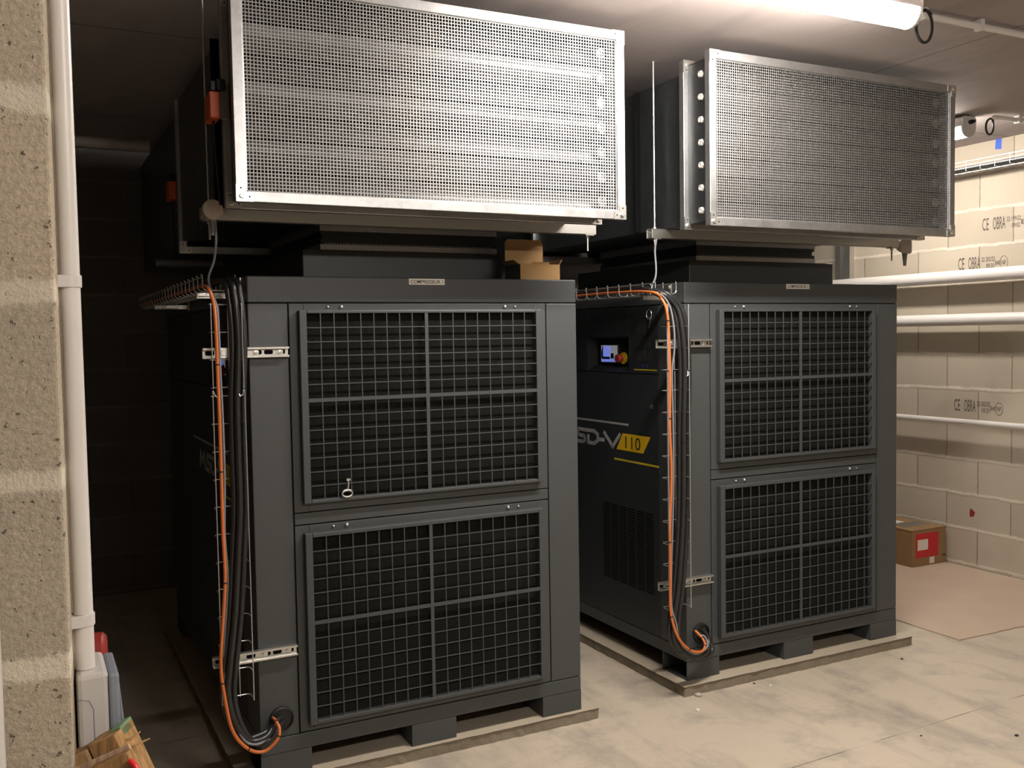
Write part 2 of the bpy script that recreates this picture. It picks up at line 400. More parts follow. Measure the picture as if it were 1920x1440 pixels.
# ---------------------------------------------------------------- lamps
def ceiling_light(x0, y0, L, label, rz=0, lit='lamp'):
    t = thing('ceiling_light', (x0, y0, CZ), label, 'lamp', 'tubular lights on the ceiling')
    t.rotation_euler = (0, 0, rz)
    sec = [(-.055, -.018), (-.055, -.062), (-.045, -.07), (.045, -.07), (.055, -.062), (.055, -.018), (.04, -.01), (-.04, -.01)]
    put('housing', MB().prism(sec, (0, 0, 0), Y, Z, X, .02, L-.02), 'lightgrey', t, .003)
    ds = [(.05*math.cos(a), -.071+.05*math.sin(a)) for a in [-k*math.pi/10 for k in range(11)]]
    o = put('diffuser', MB().prism(ds, (0, 0, 0), Y, Z, X, .028, L-.028), lit, t, label='lit white diffuser')
    for xe, sg in ((.02, 1), (L-.02, -1)):
        es = [(.054*math.cos(a), -.068+.056*math.sin(a)) for a in [-k*math.pi/10 for k in range(11)]]+[(-.056, -.02), (-.042, -.009), (.042, -.009), (.056, -.02)]
        put('end_cap', MB().prism(es, (0, 0, 0), Y, Z, X, min(xe-sg*.006, xe+sg*.010), max(xe-sg*.006, xe+sg*.010)), 'white', t, .003)
    for xc in (.25*L, .75*L):
        put('mounting_clip', MB().box(xc-.02, xc+.02, -.05, .05, -.0205, -.0005), 'zinc', t)
    put('cable_gland', MB().lathe((L-.014, 0, -.042), X, [(0, .012), (.02, .012), (.02, .008), (.035, .007)], 12), 'black', t)
    return t
LY = -.885
ceiling_light(.92, LY, 1.24, 'tubular ceiling light above the gap between the two machines, at the top edge')
ceiling_light(4.02, 1.54, 1.24, 'tubular ceiling light seen end-on beyond the right duct, along the block wall', -math.pi/2, 'lampdim')
ceiling_light(.10, -4.0, 1.24, 'tubular ceiling light behind the camera')
def coil(c, r, label, a0=.9):
    pts = []
    for k in range(40):
        a = a0+k/39*2*math.pi*1.15
        pts.append((c[0]+r*.85*math.cos(a), c[1]+.012*math.sin(k/39*math.pi)+.1*r*math.cos(a), c[2]+r*math.sin(a)))
    return tag(put('cable_loop', MB().tube(pts, .0055, 8), 'black', smooth=True), label, 'cable', 'lamp supply cables')
coil((2.225, LY, 2.60), .055, 'black cable loop hanging at the end of the big ceiling light')
coil((4.105, .245, 2.628), .042, 'black cable loop hanging at the end of the small light by the wall')
def conduit(x0, x1, y, label, clips):
    t = thing('conduit', (x0, y, CZ), label, 'conduit', 'ceiling conduits')
    put('tube', MB().cyl((0, 0, -.026), (x1-x0, 0, -.026), .0125, 14), 'pipe', t, smooth=True)
    for c in clips: put('saddle_clip', MB().box(c-x0-.01, c-x0+.01, -.018, .018, -.043, -.0005), 'white', t, .003)
conduit(2.29, 4.79, -.80, 'grey conduit on the ceiling leading right from the big light', (2.31, 2.62, 3.3, 4.0))
conduit(4.10, 4.79, .225, 'short conduit on the ceiling between the small light and the block wall', (4.30, 4.6))

# ---------------------------------------------------------------- plinths
T2 = Vector((1.856, .0415, 0))
def plinth(x0, x1, y0, y1, label):
    mb = MB(); rnd = random.Random(int(x0*100)+3)
    # subdivided slab with crumbled edges
    ring = []
    def edge(a, b, n): return [(a[0]+(b[0]-a[0])*i/n, a[1]+(b[1]-a[1])*i/n) for i in range(n)]
    pts = edge((x0, y0), (x1, y0), 60)+edge((x1, y0), (x1, y1), 60)+edge((x1, y1), (x0, y1), 10)+edge((x0, y1), (x0, y0), 60)
    cx, cy = (x0+x1)/2, (y0+y1)/2
    def off(p, o):
        d = Vector((p[0]-cx, p[1]-cy)); e = Vector((math.copysign(o, d.x) if abs(p[0]-x0) < 1e-6 or abs(p[0]-x1) < 1e-6 else 0, math.copysign(o, d.y) if abs(p[1]-y0) < 1e-6 or abs(p[1]-y1) < 1e-6 else 0))
        return (p[0]+e.x, p[1]+e.y)
    top = [(*off(p, -.006+rnd.uniform(-.002, .0015)), 0) for p in pts]
    shoulder = [(*off(p, rnd.uniform(-.003, .002)), -.004-rnd.uniform(0, .003)) for p in pts]
    bot = [(*off(p, rnd.uniform(.0, .006)), -.0448) for p in pts]
    n = len(pts); v = top+shoulder+bot
    f = [tuple(range(n))]+[tuple(range(3*n-1, 2*n-1, -1))]
    for k in range(2):
        f += [(k*n+i, (k+1)*n+i, (k+1)*n+(i+1) % n, k*n+(i+1) % n) for i in range(n)]
    mb.add(v, f)
    tag(put('concrete_plinth', mb, 'plinth'), label, 'plinth', 'concrete plinths')
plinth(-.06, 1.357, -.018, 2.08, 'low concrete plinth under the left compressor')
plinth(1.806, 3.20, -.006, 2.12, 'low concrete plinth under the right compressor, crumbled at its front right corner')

# ---------------------------------------------------------------- compressor
CW, CL = 1.29, 2.0
def compressor(loc, label):
    t = thing('compressor', loc, label, 'compressor', 'screw compressors side by side')
    put('inner_body', MB().box(.046, CW-.006, .006, CL-.006, .139, 1.735), 'seam', t)
    put('hood', MB().box(0, CW, 0, CL, 1.6515, 1.7417), 'grey', t, .004)
    put('corner_post', MB().box(0, .1355, 0, .19, .1395, 1.648), 'grey', t, .003)
    put('corner_post', MB().box(1.1540, CW, 0, .19, .1395, 1.648), 'grey', t, .003)
    put('cross_strip', MB().box(.1397, 1.1497, 0, .02, .8765, .9165), 'grey', t, .002)
    for z0, z1, f0, f1, o0, o1 in ((.920, 1.648, .9518, 1.6235, .9642, 1.6126), (.1415, .8725, .169, .8472, .1832, .832)):
        mb = MB().box(.1397, .19, 0, .018, z0, z1).box(1.096, 1.1497, 0, .018, z0, z1).box(.19, 1.096, 0, .018, o1+.006, z1).box(.19, 1.096, 0, .018, z0, o0-.006)
        dr = put('grille_door', mb, 'grey', t, .0015)
        # raised surround
        y0, y1 = -.0293, -.0002
        fr = MB().box(.1683, .1941, y0, y1, f0, f1).box(1.0923, 1.1166, y0, y1, f0, f1).box(.1941, 1.0923, y0, y1, o1, f1).box(.1941, 1.0923, y0, y1, f0, o0)
        put('grille_frame', fr, 'grey', dr, .0025)
        g = MB(); xl, xr = .1941, 1.0923; xm = (xl+xr)/2-.006; bar = .0065
        zm = o1-(o1-o0)*6/13-.002
        wr_ = .0017
        for k in range(1, 9):
            for a, b in ((xl, xm-bar), (xm+bar, xr)):
                x = a+(b-a)*k/9; g.box(x-wr_, x+wr_, -.0275, -.0240, o0, o1)
        for a, b, n in ((zm+bar, o1, 6), (o0, zm-bar, 7)):
            for k in range(1, n):
                z = a+(b-a)*k/n; g.box(xl, xr, -.0282, -.0245, z-wr_, z+wr_)
        g.box(xm-bar, xm+bar, -.0287, -.022, o0, o1).box(xl, xr, -.0285, -.0225, zm-bar, zm+bar)
        put('grille_mesh', g, 'grey', dr)
        put('filter_mat', MB().box(.1945, 1.0919, -.004, .004, o0+.0005, o1-.0005), 'filter', dr, label='dark filter behind the grille')
        zs = z1-.0125
        for x, r in ((.2776, .0048), (.3259, .0072), (.9722, .0072), (1.0166, .0048)):
            put('bolt', MB().lathe((x, 0, zs), -Y, [(0, r), (r*.5, r*.95), (r*.85, r*.6), (r*.95, .0)], 12), 'zinc', dr, smooth=True)
    # base frame with forklift pockets
    bs = MB().box(0, CW, 0, .03, .0820, .1370).box(0, .03, .03, CL-.03, .0820, .1370).box(CW-.03, CW, .03, CL-.03, .0820, .1370).box(0, CW, CL-.03, CL, .0820, .1370)
    base = put('base_frame', bs, 'grey', t, .003)
    for yb in (0, CL-.18):
        for xa, xb in ((0, .1778), (.557, .736), (1.1131, CW)):
            mb = MB().box(xa, xb, yb, yb+.005, .0005, .0818).box(xa, xb, yb+.175, yb+.18, .0005, .0818).box(xa, xb, yb+.005, yb+.175, .0005, .006)
            if xa > 0: mb.box(xa, xa+.005, yb+.005, yb+.175, .006, .0818)
            if xb < CW: mb.box(xb-.005, xb, yb+.005, yb+.175, .006, .0818)
            put('foot', mb, 'grey', base)
    # left side: control section above, large door below
    yA, yB = .1935, CL-.004
    ry0, ry1, rz0, rz1 = .430, .800, 1.342, 1.510
    cs = MB().box(0, .012, yA, ry0, 1.339, 1.648).box(0, .012, ry1, yB, 1.339, 1.648).box(0, .012, ry0, ry1, rz1, 1.648).box(0, .012, ry0, ry1, 1.339, rz0)
    ctl = put('control_section', cs, 'dark', t, .002)
    put('recess', MB().box(.036, .04, ry0+.05, ry1-.04, rz0+.03, rz1-.01)
        .add([(.0, ry0, rz0), (.0, ry1, rz0), (.036, ry1-.04, rz0+.03), (.036, ry0+.05, rz0+.03)], [(0, 1, 2, 3)])
        .add([(.0, ry0, rz1), (.0, ry1, rz1), (.036, ry1-.04, rz1-.01), (.036, ry0+.05, rz1-.01)], [(3, 2, 1, 0)])
        .add([(.0, ry0, rz0), (.0, ry0, rz1), (.036, ry0+.05, rz1-.01), (.036, ry0+.05, rz0+.03)], [(3, 2, 1, 0)])
        .add([(.0, ry1, rz0), (.0, ry1, rz1), (.036, ry1-.04, rz1-.01), (.036, ry1-.04, rz0+.03)], [(0, 1, 2, 3)]), 'black', ctl)
    sc = put('display', MB().box(.026, .036, .555, .715, 1.380, 1.476), 'black', ctl, .002)
    put('screen', MB().box(.0252, .0262, .563, .708, 1.387, 1.469), 'screengrey', sc, label='lit grey and blue screen')
    put('screen_image', MB().box(.0244, .0252, .625, .69, 1.413, 1.466).box(.0244, .0252, .590, .704, 1.388, 1.401), 'screen', sc)
    put('screen_image', MB().prism([(.63, 1.466), (.695, 1.466), (.706, 1.44), (.706, 1.405), (.69, 1.40), (.63, 1.40)], (0, 0, 0), Y, Z, X, .0248, .0252).box(.0246, .0252, .595, .622, 1.405, 1.43), 'navy', sc)
    es = put('emergency_stop', MB().lathe((.036, .520, 1.407), -X, [(0, .028), (.008, .028), (.008, .012), (.01, .012)], 24), 'yellow', ctl, smooth=True, label='yellow collar of the red emergency stop button')
    put('button', MB().lathe((.026, .520, 1.407), -X, [(0, .011), (.014, .011), (.014, .02), (.024, .0215), (.034, .018), (.036, .0)], 24), 'red', es, smooth=True, label='red mushroom button')
    st = MB(); rs_ = random.Random(4)
    for r_ in range(3):
        for c_ in range(3):
            st.box(-.0008, -.0001, .25+c_*.042, .25+c_*.042+.036, 1.395+r_*.062, 1.395+r_*.062+.05)
    put('sticker_sheet', st, 'stickers', ctl, label='dark sheet of small warning stickers')
    put('sticker_sheet', MB().box(-.001, -.0001, .305, .32, 1.369, 1.379).box(-.001, -.0001, .275, .287, 1.369, 1.379), 'screen2', ctl)
    put('yellow_line', MB().box(-.001, -.0001, .205, .385, 1.3545, 1.3595), 'yellowdim', ctl)
    dr = put('side_door', MB().box(0, .012, yA, yB, .1395, 1.3355), 'dark', t, .002)
    put('side_post', MB().box(.002, .012, .188, .193, .1395, 1.648), 'dark', t)
    lk = put('door_lock', MB().lathe((0, .250, 1.190), -X, [(0, .011), (.003, .011), (.003, .008), (.0035, .0)], 16), 'zinc', dr, smooth=True)
    # louvred vent in the side door
    gm = MB()
    for c_ in range(6):
        ya = .240+c_*.0728
        for r_ in range(30):
            gm.box(-.0006, .0002, ya, ya+.062, .325+r_*.0126, .325+r_*.0126+.0065)
    put('vent_slots', gm, 'seam', dr)
    # stripes, model mark
    put('white_line', MB().box(-.001, -.0001, .437, 1.25, 1.0885, 1.0985), 'silver', dr)
    put('yellow_line', MB().box(-.001, -.0001, .194, .560, .9165, .9255), 'yellowdim', dr)
    ex = -Y; o = Vector((0, 0, 0))
    put('model_plate', MB().prism([(-.486, 1.050), (-.258, 1.050), (-.318, .969), (-.540, .969)], o, ex, Z, -X, .0001, .001), 'yellow', dr, label='yellow slanted plate reading 110')
    wd = .0185
    dd = dict(o=o, ex=ex, ey=Z, ez=-X, d0=.0001, d1=.0012)
    zb, zt = .978, 1.040
    put('model_letter', MB().stroke([(-.648, zt), (-.575, zb), (-.512, zt)], wd, **dd), 'silver', dr)            # V
    put('model_letter', MB().stroke([(-.69, 1.003), (-.655, 1.003)], wd, **dd), 'silver', dr)                    # hyphen
    put('model_letter', MB().stroke([(-.808, zt), (-.745, zt), (-.71, zt-.014), (-.712, zb+.016), (-.745, zb), (-.80, zb), (-.80, zt-.028)], wd, **dd), 'silver', dr)   # D
    put('model_letter', MB().stroke([(-.825, zt), (-.892, zt), (-.905, zt-.01), (-.905, zt-.022), (-.89, zt-.03), (-.845, zb+.03), (-.832, zb+.02), (-.834, zb+.008), (-.848, zb), (-.925, zb)], wd, **dd), 'silver', dr)   # S
    put('model_letter', MB().stroke([(-1.09, zb), (-1.065, zt), (-1.02, zb+.02), (-.975, zt), (-.945, zb)], wd, **dd), 'silver', dr)   # M
    put('model_mark', text_mesh('110', .058, .125, (0, .462, .980), -Y, Z, .0016), 'ink', dr)
    # right side, rear and roof box
    put('side_panel', MB().box(CW-.012, CW, yA, yB, .1395, 1.648), 'dark', t, .002)
    put('rear_panel', MB().box(.01, CW-.01, CL-.012, CL, .1395, 1.648), 'dark', t)
    put('exhaust_box', MB().box(.281, 1.20, .33, 1.35, 1.7422, 1.867), 'grey', t, .004)
    # cable entry in the left post
    put('cable_entry', MB().lathe((.074, 0, .205), -Y, [(0, .043), (.010, .043), (.012, .038), (.004, .036), (.004, .0)], 24), 'black', t, smooth=True)
    return t
MAT['stickers'] = plain('dark_sticker_print', (.035, .036, .032), .5, var=.9, nscale=130)
MAT['screen2'] = plain('blue_symbol_film', (.03, .05, .22), .5)
c1 = compressor((0, 0, 0), 'large grey compressor on the left, marked COMPRESSEUR 1 on its hood')
c2 = copy_tree(c1); c2.location = T2; c2['label'] = 'large grey compressor on the right, marked COMPRESSEUR 2 on its hood'
for c, s, x0 in ((c1, 'COMPRESSEUR 1', .583), (c2, 'COMPRESSEUR 2', .575)):
    lb = put('name_label', MB().box(x0, x0+.141, -.0009, -.0001, 1.7165, 1.7385), 'label', c, label='white label reading '+s)
    put('lettering', text_mesh(s, .0135, .128, (x0+.006, 0, 1.7208), X, Z, .0013, .012), 'ink', lb)

# ---------------------------------------------------------------- ducts
DX0, DX1, DY0, DZ0, DZ1 = -.082, 1.345, -.280, 1.950, 2.642
def duct(off, label):
    t = thing('ventilation_duct', off, label, 'duct', 'galvanised ventilation ducts over the compressors')
    fw = .034
    def flange(x0, x1, z0, z1, y, d, name='flange'):
        mb = MB().box(x0, x0+fw, y, y+d, z0, z1).box(x1-fw, x1, y, y+d, z0, z1).box(x0+fw, x1-fw, y, y+d, z0, z0+fw).box(x0+fw, x1-fw, y, y+d, z1-fw, z1)
        # inner return lip
        mb.box(x0+fw, x0+fw+.004, y+.006, y+d+.03, z0+fw, z1-fw).box(x1-fw-.004, x1-fw, y+.006, y+d+.03, z0+fw, z1-fw)
        fl = put(name, mb, 'galv', t, .002)
        for sx, xc in ((1, x0), (-1, x1)):
            for sz, zc in ((1, z0), (-1, z1)):
                a = .052
                P = [(0, 0), (sx*a, 0), (sx*a, sz*.029), (sx*.029, sz*.029), (sx*.029, sz*a), (0, sz*a)]
                cb = put('corner_bracket', MB().prism(P, (xc, y, zc), X, Z, -Y, .0001, .0025), 'zinc', fl)
                put('bolt', MB().lathe((xc+sx*.017, y-.0025, zc+sz*.017), -Y, [(0, .0085), (.006, .0085), (.007, .007), (.007, .0)], 6), 'zinc', cb)
                put('hole', MB().lathe((xc+sx*.041, y-.0026, zc+sz*.015), -Y, [(0, .003), (.0004, .003)], 8).lathe((xc+sx*.015, y-.0026, zc+sz*.041), -Y, [(0, .003), (.0004, .003)], 8), 'seam', cb)
        return fl
    flange(DX0, DX1, DZ0, DZ1, DY0, .030)
    # perforated screen, set back in the flange
    sx0, sx1, sz0, sz1 = DX0+.036, DX1-.036, DZ0+.036, DZ1-.036
    nx, nz = 122, 56; m = MB(); px = (sx1-sx0)/nx; pz = (sz1-sz0)/nz; hw = .0015
    for i in range(nx+1):
        x = sx0+i*px; m.box(x-hw, x+hw, DY0+.0110, DY0+.0122, sz0, sz1)
    for j in range(nz+1):
        z = sz0+j*pz; m.box(sx0, sx1, DY0+.0112, DY0+.0120, z-hw, z+hw)
    put('perforated_screen', m, 'mesh', t)
    # damper casing between the two flanges
    c0, c1_ = DY0+.030, -.112
    put('damper_casing', MB().box(DX0+.022, DX0+.025, c0, c1_, DZ0+.022, DZ1-.022).box(DX1-.025, DX1-.022, c0, c1_, DZ0+.022, DZ1-.022)
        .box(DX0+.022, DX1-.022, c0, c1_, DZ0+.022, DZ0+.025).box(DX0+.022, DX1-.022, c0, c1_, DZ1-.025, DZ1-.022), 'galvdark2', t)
    n = 7; yc = -.195
    for k in range(n):
        z = 2.019+k*.0908
        ang = math.radians(32 if k % 2 == 0 else -20)
        # blade: an aerofoil-like folded strip, opposed to its neighbour
        half = .044
        prof = []
        for q, th in ((-half, .001), (-half*.55, .004), (-.012, .0075), (.012, .0075), (half*.55, .004), (half, .001)):
            prof.append((q, th))
        poly = [(q, th) for q, th in prof]+[(q, -th) for q, th in reversed(prof)]
        P = [(a*math.sin(ang)+b*math.cos(ang), a*math.cos(ang)-b*math.sin(ang)) for a, b in poly]
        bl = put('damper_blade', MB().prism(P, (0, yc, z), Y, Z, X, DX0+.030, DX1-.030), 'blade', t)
        put('pivot_cap', MB().lathe((DX0+.022, yc-.006, z), -X, [(0, .0145), (.006, .0145), (.010, .012), (.010, .006), (.007, .005), (.007, .0)], 6), 'white', bl, smooth=True)
        put('gear_wheel', MB().lathe((DX1-.075, yc-.035, z), -Y, [(0, .019), (.003, .021), (.006, .019), (.006, .012), (.002, .011), (.002, .0)], 20), 'lightgreydark', bl, smooth=True)
    flange(DX0, DX1, DZ0, DZ1, -.112, .030)
    # sheet duct behind, second damper further back
    y0 = -.082
    def shell(x0, x1, z0, z1, ya, yb):
        return MB().box(x0, x0+.002, ya, yb, z0, z1).box(x1-.002, x1, ya, yb, z0, z1).box(x0, x1, ya, yb, z0, z0+.002).box(x0, x1, ya, yb, z1-.002, z1)
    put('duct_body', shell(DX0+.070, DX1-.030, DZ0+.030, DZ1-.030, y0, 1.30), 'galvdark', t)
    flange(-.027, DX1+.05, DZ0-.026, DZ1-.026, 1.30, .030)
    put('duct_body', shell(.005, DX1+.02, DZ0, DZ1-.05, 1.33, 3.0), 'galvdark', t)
    put('dark_backing', MB().box(DX0+.04, DX1-.04, .30, .302, DZ0+.035, DZ1-.035), 'seam', t)  # near-black sheet across the duct, standing in for its dark interior
    # flexible connector down to the machine
    fx0, fx1, fy0, fy1 = .366, 1.133, .385, 1.25
    def frame(z0, z1, g):
        return MB().box(fx0-g, fx1+g, fy0-g, fy0-g+.03, z0, z1).box(fx0-g, fx1+g, fy1+g-.03, fy1+g, z0, z1).box(fx0-g, fx0-g+.03, fy0-g+.03, fy1+g-.03, z0, z1).box(fx1+g-.03, fx1+g, fy0-g+.03, fy1+g-.03, z0, z1)
    cn = put('connector_frame', frame(1.8675, 1.894, 0), 'galv', t, .002)
    put('connector_frame', frame(1.945, 1.985, 0), 'galv', t, .002)
    fb = MB()
    for z0, z1, g in ((1.894, 1.911, -.004), (1.911, 1.931, -.012), (1.931, 1.946, -.004)):
        fb.box(fx0-g, fx1+g, fy0-g, fy1+g, z0, z1)
    put('flexible_sleeve', fb, 'dark', cn)
    rv = MB()
    for k in range(60): rv.box(fx0+.02+k*.0122, fx0+.02+k*.0122+.005, fy0+.001, fy0+.006, 1.8935, 1.8985)
    put('rivet_row', rv, 'galv', cn)
    return t
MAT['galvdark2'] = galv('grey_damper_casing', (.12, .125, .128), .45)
d1 = duct((0, 0, 0), 'large galvanised duct with a brightly lit mesh front, over the left compressor')
d2 = copy_tree(d1); d2.location = T2; d2['label'] = 'galvanised duct with a dimmer mesh front, over the right compressor'
# the right duct has no rear damper in view: same object, same build

def hanger(off, x0, x1, label):
    t = thing('support_rail', off, label, 'rail', 'rails hanging the ducts')
    z0, z1, y0, y1 = 1.907, 1.9485, .112, .153
    z0, z1 = 1.906, 1.9475
    put('channel', MB().box(x0, x1, y0, y0+.0025, z0, z1).box(x0, x1, y1-.0025, y1, z0, z1).box(x0, x1, y0, y1, z0, z0+.0025).box(x0, x1, y0, y0+.011, z1-.0025, z1).box(x0, x1, y1-.011, y1, z1-.0025, z1), 'zinc', t, .0008)
    yr = .1325
    for x in (x0+.028, x1-.03):
        rd = put('threaded_rod', MB().cyl((x, yr, 1.84), (x, yr, CZ-.0315), .004, 8), 'zinc', t)
        put('nut', MB().cyl((x, yr, z0-.0125), (x, yr, z0-.0042), .0085, 6), 'zinc', rd)
        put('nut', MB().cyl((x, yr, z1+.0002), (x, yr, z1+.008), .0085, 6), 'zinc', rd)
        put('washer_plate', MB().box(x-.02, x+.02, y0-.001, y1+.001, z0-.004, z0-.0002), 'zinc', rd)
    return t
hanger((0, 0, .0315), -.121, 1.460, 'zinc support rail with threaded rods under the left duct')
hanger(T2+Vector((0, 0, .0315)), -.085, 1.432, 'zinc support rail with a long threaded rod under the right duct')

def actuator(loc, hd, label):
    t = thing('damper_actuator', loc, label, 'actuator', 'damper drives on the left duct')
    put('housing', MB().box(-.030, -.0015, 0, hd, -.062, .05), 'lightgreydark', t, .003)
    put('cover', MB().box(-.062, -.030, -.004, .10, -.062, .022), 'actor', t, .004, label='orange cover')
    put('terminal_block', MB().box(-.040, -.012, -.008, .05, .024, .062).box(-.058, -.042, -.002, .05, .024, .056), 'black', t, .003)
    put('shaft', MB().cyl((-.03, .05, -.01), (.028, .05, -.01), .008, 10), 'zinc', t)
    put('cable', MB().tube(smooth_path([(-.045, .04, -.062), (-.043, .04, -.15), (-.038, .045, -.22), (-.03, .05, -.33)]), .0035, 8), 'black', t, smooth=True)
    return t
actuator((-.0625, -.127, 2.292), .0145, 'orange and grey damper drive on the side of the left duct, near its front')
actuator((.004, 1.345, 2.235), .10, 'dim orange damper drive on the left duct, behind its rear flange')

def sensor(loc, rz, label, br, sc_=1.0):
    t = thing('duct_sensor', loc, label, 'sensor', 'round sensors at the duct rails')
    t.rotation_euler = (0, 0, rz)
    put('dome', MB().lathe((0, .012, 0), -Y, [(0, .033), (.030, .0345), (.036, .033), (.039, .028), (.0395, .0)], 32), 'tan', t, smooth=True)
    put('mounting_plate', MB().lathe((0, .030, 0), -Y, [(0, .018), (.018, .03)], 24), 'tan', t, smooth=True)
    put('cable_gland', MB().lathe((0, .0, -.030), -Z, [(0, .012), (.012, .010), (.055, .006)], 12), 'greycab', t, smooth=True)
    put('bracket', MB().box(*br), 'zinc', t, .001)
    t.scale = (sc_,)*3
    return t
sensor((-.094, .070, 1.965), 0, 'round beige sensor disc at the left end of the left duct rail', (-.012, .012, .03, .0418, -.03, .012))
s2 = at(1695, 461, 1, .17)
sensor((s2.x, .165, s2.z), math.radians(38), 'round beige sensor at the right end of the right duct rail', (-.05, .02, .030, .036, -.012, .012), 1.2)

# ---------------------------------------------------------------- strut brackets and cable trays
def strut(off, z, tilt, label):
    t = thing('strut_bracket', off, label, 'bracket', 'slotted strut brackets on the compressor fronts')
    xl, xr = -.152, .133; zt = z+.0185; zb = z-.0185; y0, y1 = -.0222, -.0004
    ch = MB().box(xl, xr, y1-.002, y1, zb, zt).box(xl, xr, y0, y1, zt-.0022, zt).box(xl, xr, y0, y1, zb, zb+.0022).box(xl, xr, y0, y0+.0022, zt-.0075, zt).box(xl, xr, y0, y0+.0022, zb, zb+.0075)
    c = put('channel', ch, 'zinc', t, .0006)
    for x in (-.128, -.076, -.024, .028, .066, .108):
        sl = MB().prism([(x-.015, -.004), (x-.011, -.0075), (x+.011, -.0075), (x+.015, -.004), (x+.015, .004), (x+.011, .0075), (x-.011, .0075), (x-.015, .004)], (0, y1-.002, z), X, Z, -Y, .0001, .0005)
        put('slot', sl, 'seam', c)
    for x in (.022, .104):
        put('bolt', MB().lathe((x, y1-.002, z), -Y, [(0, .0115), (.0018, .0115), (.0018, .0075), (.007, .0075), (.0075, .0)], 12), 'zinc', t, smooth=True)
    return t
for off, nm, zz in ((Vector((0, 0, 0)), 'left', (1.4825, .4435)), (T2, 'right', (1.4785, .4415))):
    for z, w_ in zip(zz, ('upper', 'lower')):
        strut(off, z, 0, '%s slotted zinc strut on the front of the %s compressor, holding its cable tray' % (w_, nm))

def basket(x0, x1, yb, yf, z0, z1, pitch, first):
    """wire basket standing upright: floor wires at yb, sides out to yf"""
    r = .0019; mb = MB()
    for x, y in ((x0, yf), (x0, (yb+yf)/2), (x0+.035, yb), (x1-.035, yb), (x1, (yb+yf)/2), (x1, yf)):
        if y == (yb+yf)/2: continue
        mb.tube([(x, y, z0), (x, y, z1)], r, 6)
    z = first
    while z < z1+.001:
        mb.tube([(x0, yf, z), (x0, yb+.012, z), (x0+.004, yb+.004, z), (x0+.012, yb, z), (x1-.012, yb, z), (x1-.004, yb+.004, z) if yf > yb else (x1-.004, yb-.004, z), (x1, yb-.012, z), (x1, yf, z)] if yf > yb else
                [(x0, yf, z), (x0, yb-.012, z), (x0+.004, yb-.004, z), (x0+.012, yb, z), (x1-.012, yb, z), (x1-.004, yb-.004, z), (x1, yb-.012, z), (x1, yf, z)], r, 6)
        z += pitch
    return mb
for off, nm, zlow, xr in ((Vector((0, 0, 0)), 'left', .318, -.036), (T2, 'right', .352, -.040)):
    xl = -.134 if nm == 'left' else -.146
    t = thing('cable_tray', off+Vector((0, -.0228, 0)), 'upright wire cable tray on struts at the left edge of the %s compressor' % nm, 'cable tray', 'upright wire cable trays')
    put('short_section', basket(xl, xr, -.0035, -.058, 1.369, 1.643, .0915, 1.369), 'wire', t)
    put('long_section', basket(xl-.002, xr+.002, -.0035, -.058, zlow, 1.362, .0925, zlow+.005), 'wire', t)
    put('splice_hook', MB().tube([(xr, -.05, 1.362), (xr-.004, -.056, 1.345), (xr-.012, -.056, 1.340), (xr-.016, -.052, 1.35)], .0022, 6).tube([(xl, -.05, 1.362), (xl+.006, -.056, 1.345), (xl+.014, -.056, 1.338)], .0022, 6), 'wire', t)
    for z in ((1.4825, .4435) if nm == 'left' else (1.4785, .4415)):
        put('clamp', MB().lathe((-.088, -.001, z), -Y, [(0, .017), (.0025, .017), (.0025, .009), (.006, .008), (.006, .0)], 16), 'zinc', t, smooth=True)
    # level tray along the left side of the hood
    h = thing('level_cable_tray', off, 'level wire cable tray running back along the left side of the %s compressor hood' % nm, 'cable tray', 'level wire cable trays')
    mb = MB(); a, b, zz0, zz1 = -.142, -.034, 1.692, 1.740; r = .0022; yN, yF = .012, 1.95
    for x, z in ((a, zz1-.004), (a, zz0+.024), (a+.030, zz0-.002), (b-.030, zz0-.002), (b, zz0+.024), (b, zz1-.004)):
        if z == zz0+.024: continue
        mb.tube([(x, yN, z), (x, yF, z)], r, 5)
    k = 0
    while yN+k*.0925 < yF:
        y = yN+k*.0925; k += 1
        mb.tube([(a-.004, y, zz1+.004), (a, y, zz1), (a, y, zz0+.012), (a+.004, y, zz0+.004), (a+.012, y, zz0), (b-.012, y, zz0), (b-.004, y, zz0+.004), (b, y, zz0+.012), (b, y, zz1), (b-.004, y, zz1+.004)], r, 5)
    put('wires', mb, 'wire', h)
    for y in (.10, 1.25):
        sb = put('support_arm', MB().box(a-.008, -.004, y-.012, y+.012, zz0-.024, zz0-.005).box(-.006, -.0005, y-.014, y+.014, zz0-.03, zz1), 'zinc', h, .001)
        put('bolt', MB().lathe((-.006, y, zz1-.016), -X, [(0, .007), (.005, .007), (.0055, .0)], 6), 'zinc', sb)

# ---------------------------------------------------------------- cables
def px_path(rows):
    return [at(u, v, 1, y) for u, v, y in rows]
def cable(name, pts, r, mat, label, group, ties=()):
    sp = smooth_path(pts, 6)
    o = tag(put(name, MB().tube(sp, r, 10), mat, smooth=True), label, 'cable', group)
    for f_ in ties:
        i = int(f_*(len(sp)-2)); d = (sp[i+1]-sp[i]).normalized()
        put('cable_tie', MB().tube([sp[i], sp[i]+d*.004], r+.0016, 10), 'black', o)
    return o
back1 = [Vector((-.085, 1.9, 1.715)), Vector((-.085, 1.2, 1.713)), Vector((-.08, .6, 1.715)), Vector((-.075, .25, 1.722))]
b1 = [(430, 528, -.005), (440, 560, -.045), (447, 640, -.052), (445, 750, -.052), (447, 850, -.052), (450, 950, -.054), (446, 1050, -.057), (441, 1150, -.062), (431, 1250, -.066), (428, 1300, -.067), (439, 1350, -.068), (465, 1388, -.062), (497, 1383, -.05), (515, 1362, -.03), (525, 1352, -.0055)]
